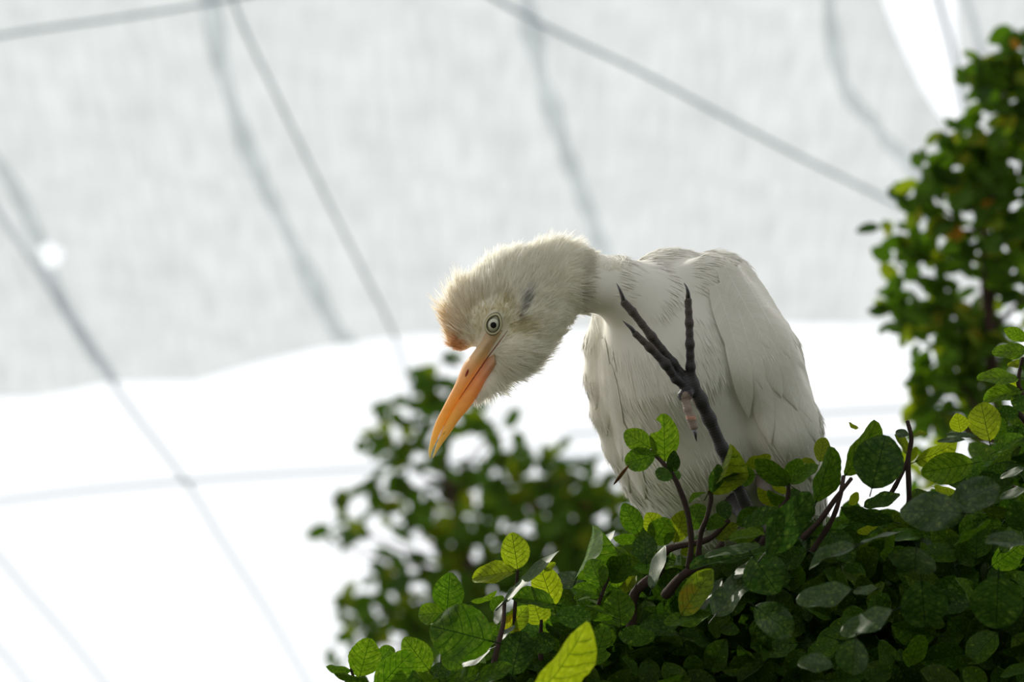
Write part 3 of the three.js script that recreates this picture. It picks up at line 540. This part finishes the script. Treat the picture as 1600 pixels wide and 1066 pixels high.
const bodyGeo = isoMesh(sdf, P(690, 900, 0).setZ(-390), P(1320, 350, 0).setZ(260), 4);
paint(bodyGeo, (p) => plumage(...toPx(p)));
const bodyMat = new THREE.MeshStandardMaterial({ name: 'white plumage', vertexColors: true, roughness: 0.85 });
const bodyForSampling = new THREE.Mesh(bodyGeo.clone());
const body = part('body', bodyGeo, bodyMat, egret);

// bill, eye
const pair = ([ux, uy], [lx, ly], w, zc = ZH) => ({ u: P(ux, uy, zc), l: P(lx, ly, zc), w });
function billGeo(stations, tints, sides = 20) {
  const pos = [], idx = [], col = [], n = stations.length, M = 5, c = new THREE.Color();
  const spl = (sel) => new THREE.CatmullRomCurve3(stations.map(sel), false, 'centripetal');
  const U = spl((s) => s.u), Lw = spl((s) => s.l), Wd = spl((s, i) => new THREE.Vector3(i, s.w, 0));
  const N = (n - 1) * M;
  for (let i = 0; i <= N; i++) {
    const t = i / N, f = t * (n - 1), u = U.getPoint(t), l = Lw.getPoint(t), w = Wd.getPoint(t).y, mid = u.clone().add(l).multiplyScalar(0.5), h = u.clone().sub(l).multiplyScalar(0.5);
    for (let s = 0; s < sides; s++) {
      const a = s / sides * Math.PI * 2, ca = Math.cos(a), sa = Math.sin(a);
      const q = mid.clone().addScaledVector(h, Math.sign(ca) * Math.abs(ca) ** 0.9); q.z += w * sa;
      pos.push(q.x, q.y, q.z);
      const k = Math.min(Math.floor(f), n - 2); c.copy(tints[k]).lerp(tints[k + 1], f - k);
      const sp = noise.noise(q.x * 0.25, q.y * 0.25, q.z * 0.25); c.multiplyScalar(1 + 0.1 * noise.noise(q.x * 0.09, q.y * 0.09, 3)); if (sp > 0.55 && f > n - 4) c.multiplyScalar(0.5);
      col.push(c.r, c.g, c.b);
    }
  }
  for (let i = 0; i < N; i++) for (let s = 0; s < sides; s++) { const a = i * sides + s, b = i * sides + (s + 1) % sides; idx.push(a, b, a + sides, b, b + sides, a + sides); }
  for (const [r, d] of [[0, 1], [N, -1]]) { for (let s = 1; s < sides - 1; s++) d > 0 ? idx.push(r * sides, r * sides + s + 1, r * sides + s) : idx.push(r * sides, r * sides + s, r * sides + s + 1); }
  const g = new THREE.BufferGeometry();
  g.setAttribute('position', new THREE.Float32BufferAttribute(pos, 3)); g.setAttribute('color', new THREE.Float32BufferAttribute(col, 3)); g.setIndex(idx); g.computeVertexNormals(); return g;
}
const billMat = new THREE.MeshPhysicalMaterial({ name: 'bill horn', vertexColors: true, roughness: 1, clearcoat: 0.5, clearcoatRoughness: 0.35, transmission: 0.42, thickness: 0, specularIntensity: 0.4 });
const tintU = [srgb(216, 200, 160), srgb(226, 200, 164), srgb(235, 213, 168), srgb(244, 206, 156), srgb(248, 201, 133), srgb(250, 199, 106), srgb(250, 204, 108), srgb(248, 211, 120), srgb(239, 218, 136), srgb(227, 215, 150)];
const tintL = [srgb(235, 204, 168), srgb(242, 194, 159), srgb(246, 187, 138), srgb(246, 187, 120), srgb(246, 194, 110), srgb(244, 201, 110), srgb(242, 206, 115), srgb(239, 213, 126), srgb(225, 211, 143)];
const upper = part('upper_mandible', billGeo([pair([758, 510], [792, 518], 46), pair([750, 534], [776, 538], 41), pair([738, 552], [760, 560], 31), pair([725, 568], [748, 578], 22), pair([712, 598], [733, 600], 15), pair([693, 635], [709, 637], 10), pair([680, 662], [693, 666], 6.5), pair([672, 691], [682, 689], 4), pair([669.5, 706], [675, 705], 2.4), pair([671, 717], [672.5, 717], 0.8)], tintU), billMat, egret, { label: 'orange upper half of the bill, greenish in front of the eye' });
part('lower_mandible', billGeo([pair([772, 546], [776, 574], 30), pair([759, 559], [768, 584], 25), pair([747, 577], [759, 597], 19), pair([732, 599], [751, 612], 14), pair([715, 625], [734, 637], 10), pair([701, 650], [717, 657], 8), pair([689, 677], [703, 678], 6), pair([681, 698], [689, 697], 3.5), pair([675.5, 716], [677, 716], 0.8)], tintL), billMat, egret);
{
  const g = new THREE.SphereGeometry(1, 16, 10), a = Math.atan2(-14, -6); g.scale(8.5, 1.9, 3); g.rotateZ(a); const c = P(730.5, 581, ZH + 17.5); g.translate(c.x, c.y, c.z);
  part('nostril', g, new THREE.MeshPhysicalMaterial({ name: 'nostril skin', color: srgb(150, 30, 12), roughness: 0.5 }), upper);
  const m = limb([P(793, 517, ZH + 46), P(776, 540, ZH + 40), P(760, 561, ZH + 29.5), P(748, 579, ZH + 21), P(733, 601, ZH + 13.5), P(717, 624, ZH + 9)], [0.4, 0.8, 0.9, 0.8, 0.7, 0.4], { sides: 6, steps: 5 });
  part('mouth_line', m, new THREE.MeshStandardMaterial({ name: 'mouth skin', color: srgb(128, 70, 48), roughness: 0.6 }), upper);
}
const eyeC = P(771, 507, ZH + 44), eye = new THREE.Group(); eye.name = 'eye'; eye.position.copy(world(eyeC)).sub(birdBase); egret.add(eye);
{
  const toward = new THREE.Quaternion().setFromEuler(new THREE.Euler(0.1, -0.12, 0));
  const put = (g) => { g.applyQuaternion(toward); const k = K(eyeC.z); g.scale(k, k, k); g.translate(eyeC.x, eyeC.y, eyeC.z); return g; };
  const ring = (rx, ry, tube, z, rot) => { // an almond ring, pointed at its upper corner
    const pts = []; for (let i = 0; i < 40; i++) { const a = i / 40 * Math.PI * 2, pt = 1 + 0.16 * Math.pow(Math.max(0, Math.cos(a - 1.35)), 8); pts.push(new THREE.Vector3(Math.cos(a) * rx * pt, Math.sin(a) * ry * pt, z - 0.004 * rx * rx * (0.4 + Math.cos(a) ** 2))); }
    const g = new THREE.TubeGeometry(new THREE.CatmullRomCurve3(pts, true), 60, tube, 8, true); g.rotateZ(rot); return put(g);
  };
  const dark = new THREE.MeshStandardMaterial({ name: 'dark eye rim', color: srgb(64, 60, 42), roughness: 0.6 }), skin = new THREE.MeshStandardMaterial({ name: 'pale eye skin', color: srgb(196, 190, 152), roughness: 0.6 });
  part('eyelid', ring(11.6, 14.6, 2.2, 2.0, -0.25), skin, eye, { label: 'pale skin ring round the eye' });
  part('eye_rim', ring(13.4, 17, 0.6, 2.4, -0.25), dark, eye); part('eye_rim', ring(9.9, 12.2, 0.8, 3.6, -0.25), dark, eye);
  const iris = new THREE.SphereGeometry(10.6, 32, 20); iris.scale(0.94, 1.1, 0.75); iris.rotateZ(-0.25); iris.translate(0, 0, -1.6);
  part('iris', put(iris), new THREE.MeshPhysicalMaterial({ name: 'pale iris', color: srgb(200, 200, 178), roughness: 0.3, clearcoat: 0.6, clearcoatRoughness: 0.1 }), eye);
  const pupil = new THREE.SphereGeometry(4.9, 24, 16); pupil.scale(1, 1, 0.4); pupil.translate(0.6, -0.6, 5.3);
  part('pupil', put(pupil), new THREE.MeshPhysicalMaterial({ name: 'black pupil', color: 0x040508, roughness: 0.45, specularIntensity: 0.4 }), eye);
}

// fluff and contour feathers: fine blades rooted in the skin
function bladeGeo(segs, bend) {
  const pos = [], uv = [], idx = [];
  for (let j = 0; j <= segs; j++) { const v = j / segs, w = 0.5 * Math.pow(1 - v, 0.8) * (0.75 + 0.9 * v * (1 - v)) + 0.02, z = -bend * v * v; pos.push(-w, v, z, w, v, z); uv.push(0, v, 1, v); if (j) { const a = j * 2; idx.push(a - 2, a - 1, a, a - 1, a + 1, a); } }
  const g = new THREE.BufferGeometry(); g.setAttribute('position', new THREE.Float32BufferAttribute(pos, 3)); g.setAttribute('uv', new THREE.Float32BufferAttribute(uv, 2)); g.setIndex(idx); g.computeVertexNormals(); return g;
}
const fluffMat = new THREE.MeshPhysicalMaterial({ name: 'loose plumage', color: 0xffffff, roughness: 1, transmission: 0.65, thickness: 0, specularIntensity: 0.2, side: THREE.DoubleSide });
const featherMat0 = new THREE.MeshStandardMaterial({ name: 'contour feather', color: 0xffffff, roughness: 0.8, side: THREE.DoubleSide });
const sampler = new MeshSurfaceSampler(bodyForSampling); sampler.setRandomGenerator ? sampler.setRandomGenerator(rnd) : (sampler.randomFunction = rnd);
sampler.build();
const inPoly = (x, y, q) => { let s = false; for (let i = 0, j = q.length - 1; i < q.length; j = i++) if ((q[i][1] > y) !== (q[j][1] > y) && x < (q[j][0] - q[i][0]) * (y - q[i][1]) / (q[j][1] - q[i][1]) + q[i][0]) s = !s; return s; };
const bare = [[757, 498], [770, 486], [784, 492], [788, 508], [797, 516], [790, 524], [770, 552], [769, 582], [745, 615], [700, 640], [712, 598], [728, 562], [748, 538]];
{
  const mats = [], cols = [], bmats = [], bcols = [], p = new THREE.Vector3(), n = new THREE.Vector3(), tmp = new THREE.Vector3();
  const lay = (p, n, dir, lift, L, w, list, cl, col, twist) => {
    const t = dir.clone().addScaledVector(n, -dir.dot(n)); if (t.lengthSq() < 1e-4) t.set(n.y, -n.x, 0.1); t.normalize();
    const y = t.multiplyScalar(Math.cos(lift)).addScaledVector(n, Math.sin(lift)).normalize();
    const x = new THREE.Vector3().crossVectors(y, n).normalize(), z = new THREE.Vector3().crossVectors(x, y);
    x.applyAxisAngle(y, twist); z.applyAxisAngle(y, twist);
    if (z.dot(n) < 0 && Math.abs(twist) < 1) { x.negate(); z.negate(); }
    list.push(new THREE.Matrix4().makeBasis(x.multiplyScalar(w), y.multiplyScalar(L), z.multiplyScalar(L)).setPosition(p.clone().addScaledVector(n, -0.6))); cl.push(col);
  };
  for (let i = 0, h = 0, b = 0; i < 260000 && (h < 26000 || b < 16000); i++) {
    sampler.sample(p, n);
    const [x, y] = toPx(p); n.copy(gradient(sdf, p));
    if (n.z < -0.55) continue;
    const neckSide = (x < 912 && y < 505) || x < 880 || (x < 925 && y < 470 && rnd() < 0.6);
    if (neckSide && y < 650) {
      if (h >= 26000 || (n.z > -0.2 && inPoly(x, y, bare))) continue;
      if (inOval(x, y, 821, 474, 12, 26, 0.25) < 1 && rnd() < 0.45) continue;
      const fan = new THREE.Vector3(x - 752, -(y - 556), 0); const fd = fan.length(); fan.normalize();
      const crown = smooth(-(x - 752) * 0.5 + (556 - y), 10, 90) * (1 - smooth(x, 880, 930)), throat = smooth(y, 520, 570) * smooth(x, 740, 800);
      fan.y += 0.25 * crown; fan.x += 0.35 * throat; if (x > 880) fan.set(1, 0.1 - (y - 440) * 0.012, 0);
      const calm = 1 - 0.75 * smooth(n.z, 0.5, 0.9), tx = calm * noise.noise(x / 9, y / 9, 3.3), ty = calm * noise.noise(x / 9, y / 9, 8.8); // tufts: neighbours lean together
      fan.z += rr(-0.15, 0.15) + 0.4 * calm * noise.noise(x / 9, y / 9, 15); fan.x += rr(-0.12, 0.12) + 0.55 * tx; fan.y += rr(-0.12, 0.12) + 0.55 * ty;
      const rim = 1 - Math.abs(n.z);
      let L = lerp(16, 27, crown) * rr(0.55, 1.2); if (throat > 0.3) L = rr(12, 30); if (x < 742 && y > 455 && y < 526) L = rr(16, 38) * (1 + 0.4 * ty); else if (fd < 40) L *= 0.6; if (inOval(x, y, 771, 507, 34, 36) < 1) L = rr(6, 10);
      const lift = clamp(lerp(0.25, 0.95, crown * rim) + rr(-0.1, 0.15) + 0.4 * tx, 0.06, 1.3); L *= 1 + 0.45 * ty;
      if (throat > 0.3) lay(p, n, fan, rr(0.2, 0.75), L, rr(0.9, 1.9), mats, cols, plumage(x, y, rr(-1, 1)), rr(-1.5, 1.5));
      else lay(p, n, fan, lift, L, rr(0.9, 1.9), mats, cols, plumage(x, y, rr(-1, 1)), rr(-1.5, 1.5));
      h++;
    } else if (x >= 905) {
      if (b >= 16000) continue;
      const back = smooth(x, 1000, 1120), flow = new THREE.Vector3(lerp(0.8, 0.42, smooth(y, 430, 520)), lerp(-0.25, -1, smooth(y, 400, 520)), 0);
      if (x < 990) flow.set(lerp(0.9, 0.28, smooth(y, 470, 540)), lerp(-0.2, -1, smooth(y, 450, 530)), 0);
      flow.x += rr(-0.1, 0.1); flow.y += rr(-0.1, 0.1); flow.z += rr(-0.1, 0.1);
      const fluffy = y > 700 ? 0.1 : 0; 
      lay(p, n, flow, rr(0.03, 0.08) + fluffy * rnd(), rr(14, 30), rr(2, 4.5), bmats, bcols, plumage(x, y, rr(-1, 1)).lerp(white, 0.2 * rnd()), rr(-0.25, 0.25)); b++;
    }
  }
  // a loose tuft between the nape and the back
  for (let i = 0; i < 150; i++) { const q = front(rr(938, 985), rr(402, 426)); n.copy(gradient(sdf, q)); lay(q, n, new THREE.Vector3(rr(-0.9, 0.7), rr(0.2, 1), rr(-0.3, 0.3)), rr(0.05, 0.6), rr(8, 22), 1.3, mats, cols, cream, rr(-1.5, 1.5)); }
  copies('head_plumage', bladeGeo(4, 0.16), fluffMat, mats, cols, egret);
  copies('body_plumage', bladeGeo(4, 0.015), featherMat0, bmats, bcols, egret);
}
// wing feathers laid over the folded wings
const vane = canvasMap(128, 512, (c, W, H) => {
  c.fillStyle = '#e8e5d9'; c.fillRect(0, 0, W, H);
  for (let i = 0; i < 900; i++) { const s = rnd() < 0.5 ? -1 : 1, y = rnd() * H; c.globalAlpha = 0.16; c.strokeStyle = rnd() < 0.5 ? '#ffffff' : '#d6d2c2'; c.lineWidth = 1 + rnd(); c.beginPath(); c.moveTo(W / 2, y); c.quadraticCurveTo(W / 2 + s * W * 0.3, y - 26, W / 2 + s * W * 0.52, y - 70); c.stroke(); }
  c.globalAlpha = 0.8; c.strokeStyle = '#f8f7f0'; c.lineWidth = 3; c.beginPath(); c.moveTo(W / 2, 0); c.lineTo(W / 2, H); c.stroke();
});
const vaneMat = new THREE.MeshPhysicalMaterial({ name: 'wing feather', map: vane, bumpMap: vane, bumpScale: 0.0002, roughness: 1, transmission: 0.12, thickness: 0, specularIntensity: 0.3, side: THREE.DoubleSide });
function feather(bx, by, tx, ty, w, lift0, lift1, bow = 0) {
  const nu = 8, nv = 18, pos = [], uv = [], idx = [], len = Math.hypot(tx - bx, ty - by), ax = (tx - bx) / len, ay = (ty - by) / len;
  for (let j = 0; j <= nv; j++) for (let i = 0; i <= nu; i++) {
    const v = j / nv, u = i / nu * 2 - 1, wide = w * 0.5 * Math.pow(Math.sin(Math.PI * (0.12 + 0.88 * v * 0.985)), 0.62) * (v > 0.82 ? Math.sqrt(Math.max(0, 1 - ((v - 0.82) / 0.185) ** 2)) : 1);
    const cx = lerp(bx, tx, v) - ay * bow * Math.sin(Math.PI * v), cy = lerp(by, ty, v) + ax * bow * Math.sin(Math.PI * v);
    const q = front(cx - ay * u * wide, cy + ax * u * wide), g = gradient(sdf, q, 3);
    q.addScaledVector(g, lerp(lift0, lift1, v) + 1.4 * (1 - u * u));
    pos.push(q.x, q.y, q.z); uv.push(i / nu, v);
  }
  for (let j = 0; j < nv; j++) for (let i = 0; i < nu; i++) { const a = j * (nu + 1) + i; idx.push(a, a + nu + 1, a + 1, a + 1, a + nu + 1, a + nu + 2); }
  const g = new THREE.BufferGeometry(); g.setAttribute('position', new THREE.Float32BufferAttribute(pos, 3)); g.setAttribute('uv', new THREE.Float32BufferAttribute(uv, 2)); g.setIndex(idx); g.computeVertexNormals(); return g;
}
for (const f of [
  [1222, 560, 1282, 760, 40, 1, 2], [1208, 540, 1270, 752, 42, 1, 2.5], [1192, 530, 1250, 745, 42, 1, 3], [1178, 520, 1228, 718, 42, 1.5, 4], [1160, 500, 1206, 691, 40, 2, 6], [1136, 470, 1171, 650, 38, 3, 8],
  [1190, 460, 1266, 660, 44, 3, 3.5], [1172, 445, 1244, 640, 44, 3, 4], [1155, 440, 1220, 620, 44, 3.5, 4.5], [1138, 440, 1192, 606, 42, 4, 5], [1118, 445, 1163, 580, 40, 4, 6],
  [1206, 490, 1279, 700, 36, 2, 3], [1150, 418, 1232, 560, 42, 4, 4], [1130, 418, 1200, 545, 44, 4.5, 5],
]) part('wing_feather', feather(...f), vaneMat, egret);
for (const f of [[928, 520, 932, 640, 24, 0.5, 1.5], [940, 530, 950, 680, 22, 1, 2], [950, 570, 974, 720, 22, 1, 2], [935, 600, 968, 740, 24, 0.5, 1.5], [962, 650, 1010, 780, 24, 1, 2], [930, 640, 985, 770, 22, 0.5, 1]]) part('wing_feather', feather(...f), vaneMat, egret);

// legs and feet
const legMat = new THREE.MeshStandardMaterial({ name: 'scaly leg skin', color: srgb(66, 60, 58), roughness: 0.62, bumpMap: clothTex[1], bumpScale: 0.0003 });
const paleToe = srgb(128, 112, 100), legDark = srgb(40, 37, 39), legWarm = srgb(62, 54, 48), clawMat = new THREE.MeshPhysicalMaterial({ name: 'claw horn', color: srgb(34, 32, 32), roughness: 0.35, clearcoat: 0.6, clearcoatRoughness: 0.2 });
const legMat2 = new THREE.MeshStandardMaterial({ name: 'scaly foot skin', vertexColors: true, roughness: 0.6 });
{
  const list = [], chain = (pts, k = 4) => { for (let i = 0; i < pts.length - 1; i++) link(list, pts[i], pts[i + 1], k); };
  const knuckled = (pts, k) => { // joints swell, the bones between them are slimmer
    const out = []; pts.forEach((p, i) => { out.push(p); if (i < pts.length - 1) { const q = pts[i + 1]; out.push([(p[0] + q[0]) / 2, (p[1] + q[1]) / 2, (p[2] + q[2]) / 2, Math.min(p[3], q[3]) * 0.84]); } }); chain(out, k);
  };
  knuckled([[1074, 597, 246, 9], [1051, 567, 256, 7.6], [1018, 526, 262, 7.2], [988, 487, 264, 6.6], [976, 474, 264, 6.6]]);
  knuckled([[1071, 604, 250, 8.5], [1056, 592, 262, 7.6], [1040, 569, 272, 8.2], [1015, 543, 278, 6.6], [993, 522, 280, 5.6]]);
  knuckled([[1081, 597, 246, 8], [1079, 573, 252, 7.4], [1078, 538, 256, 7], [1077, 505, 256, 6.4], [1075, 470, 254, 6.2]]);
  chain([[1078, 598, 244, 11], [1074, 612, 250, 10]], 8);
  chain([[1068, 618, 258, 9.4], [1074, 616, 258, 9.6]], 3);
  knuckled([[1070, 622, 258, 7.4], [1075, 640, 264, 6.6], [1080, 654, 266, 6.8], [1084, 667, 266, 6.8]]);
  chain([[1080, 600, 242, 11], [1094, 625, 236, 10.4], [1108, 654, 226, 9.6], [1128, 700, 212, 9], [1150, 755, 198, 9], [1170, 800, 184, 10], [1188, 836, 160, 11], [1165, 800, 60, 14], [1140, 770, -40, 24]], 8);
  const f = field(list), g = isoMesh((x, y, z) => f(x, y, z) + 0.2 * Math.sin((y - x * 0.35) * 1.5), P(955, 860, 0).setZ(-60), P(1215, 450, 0).setZ(300), 1.8);
  paint(g, (p) => { const [x, y] = toPx(p), c = legDark.clone().lerp(legWarm, smooth(-(y - 560) - (x - 1060) * 0.4, -10, 60)); const hind = inOval(x, y, 1078, 645, 12, 34, -0.25) < 1 && x < 1094 - (y < 640 ? 6 : 0); if (hind) c.copy(paleToe); if (hind && Math.abs(y - 653) < 2.5) c.lerp(srgb(190, 130, 100), 0.6); return c.multiplyScalar(1 + 0.25 * noise.noise(p.x * 0.2, p.y * 0.2, p.z * 0.2)); });
  const foot = part('leg', g, legMat2, egret, { label: 'dark lifted leg with three spread toes and a hind toe' });
  const claw = (pts) => part('claw', limb(pts.map((q) => P(...q)), [4.2, 3.1, 1.9, 0.5], { sides: 9, steps: 4 }), clawMat, foot);
  claw([[975, 471, 264], [972, 462, 267], [968, 452, 267], [963.5, 443, 264]]); claw([[992, 521, 280], [986, 513, 283], [979, 507, 283], [973, 501.5, 280]]);
  claw([[1075, 466, 254], [1075, 458, 258], [1073, 450, 258], [1069, 442.5, 254]]); claw([[1085, 671, 266], [1086, 677, 270], [1087, 683, 270], [1088.5, 690, 266]]);
  // the leg it stands on, mostly behind leaves
  const l2 = []; const c2 = (pts) => { for (let i = 0; i < pts.length - 1; i++) link(l2, pts[i], pts[i + 1], 6); };
  c2([[1185, 715, -10, 18], [1196, 765, 30, 11], [1204, 800, 30, 10], [1202, 850, 0, 10], [1200, 874, -10, 11]]);
  for (const [dx, dy, dz] of [[-46, 16, 30], [-10, 18, 50], [36, 14, 30], [16, 8, -40]]) c2([[1200, 874, -10, 9], [1200 + dx * 0.5, 876 + dy * 0.3, dz * 0.5 - 10, 7], [1200 + dx, 876 + dy, dz - 10, 5]]);
  const g2 = isoMesh(field(l2), P(1130, 915, 0).setZ(-70), P(1270, 680, 0).setZ(70), 2.6);
  paint(g2, (p) => srgb(122, 112, 104).multiplyScalar(1 + 0.2 * noise.noise(p.x * 0.2, p.y * 0.2, p.z * 0.2)));
  part('leg', g2, legMat2, egret, { label: 'paler standing leg gripping the hedge' });
}

renderer.render(scene, camera);
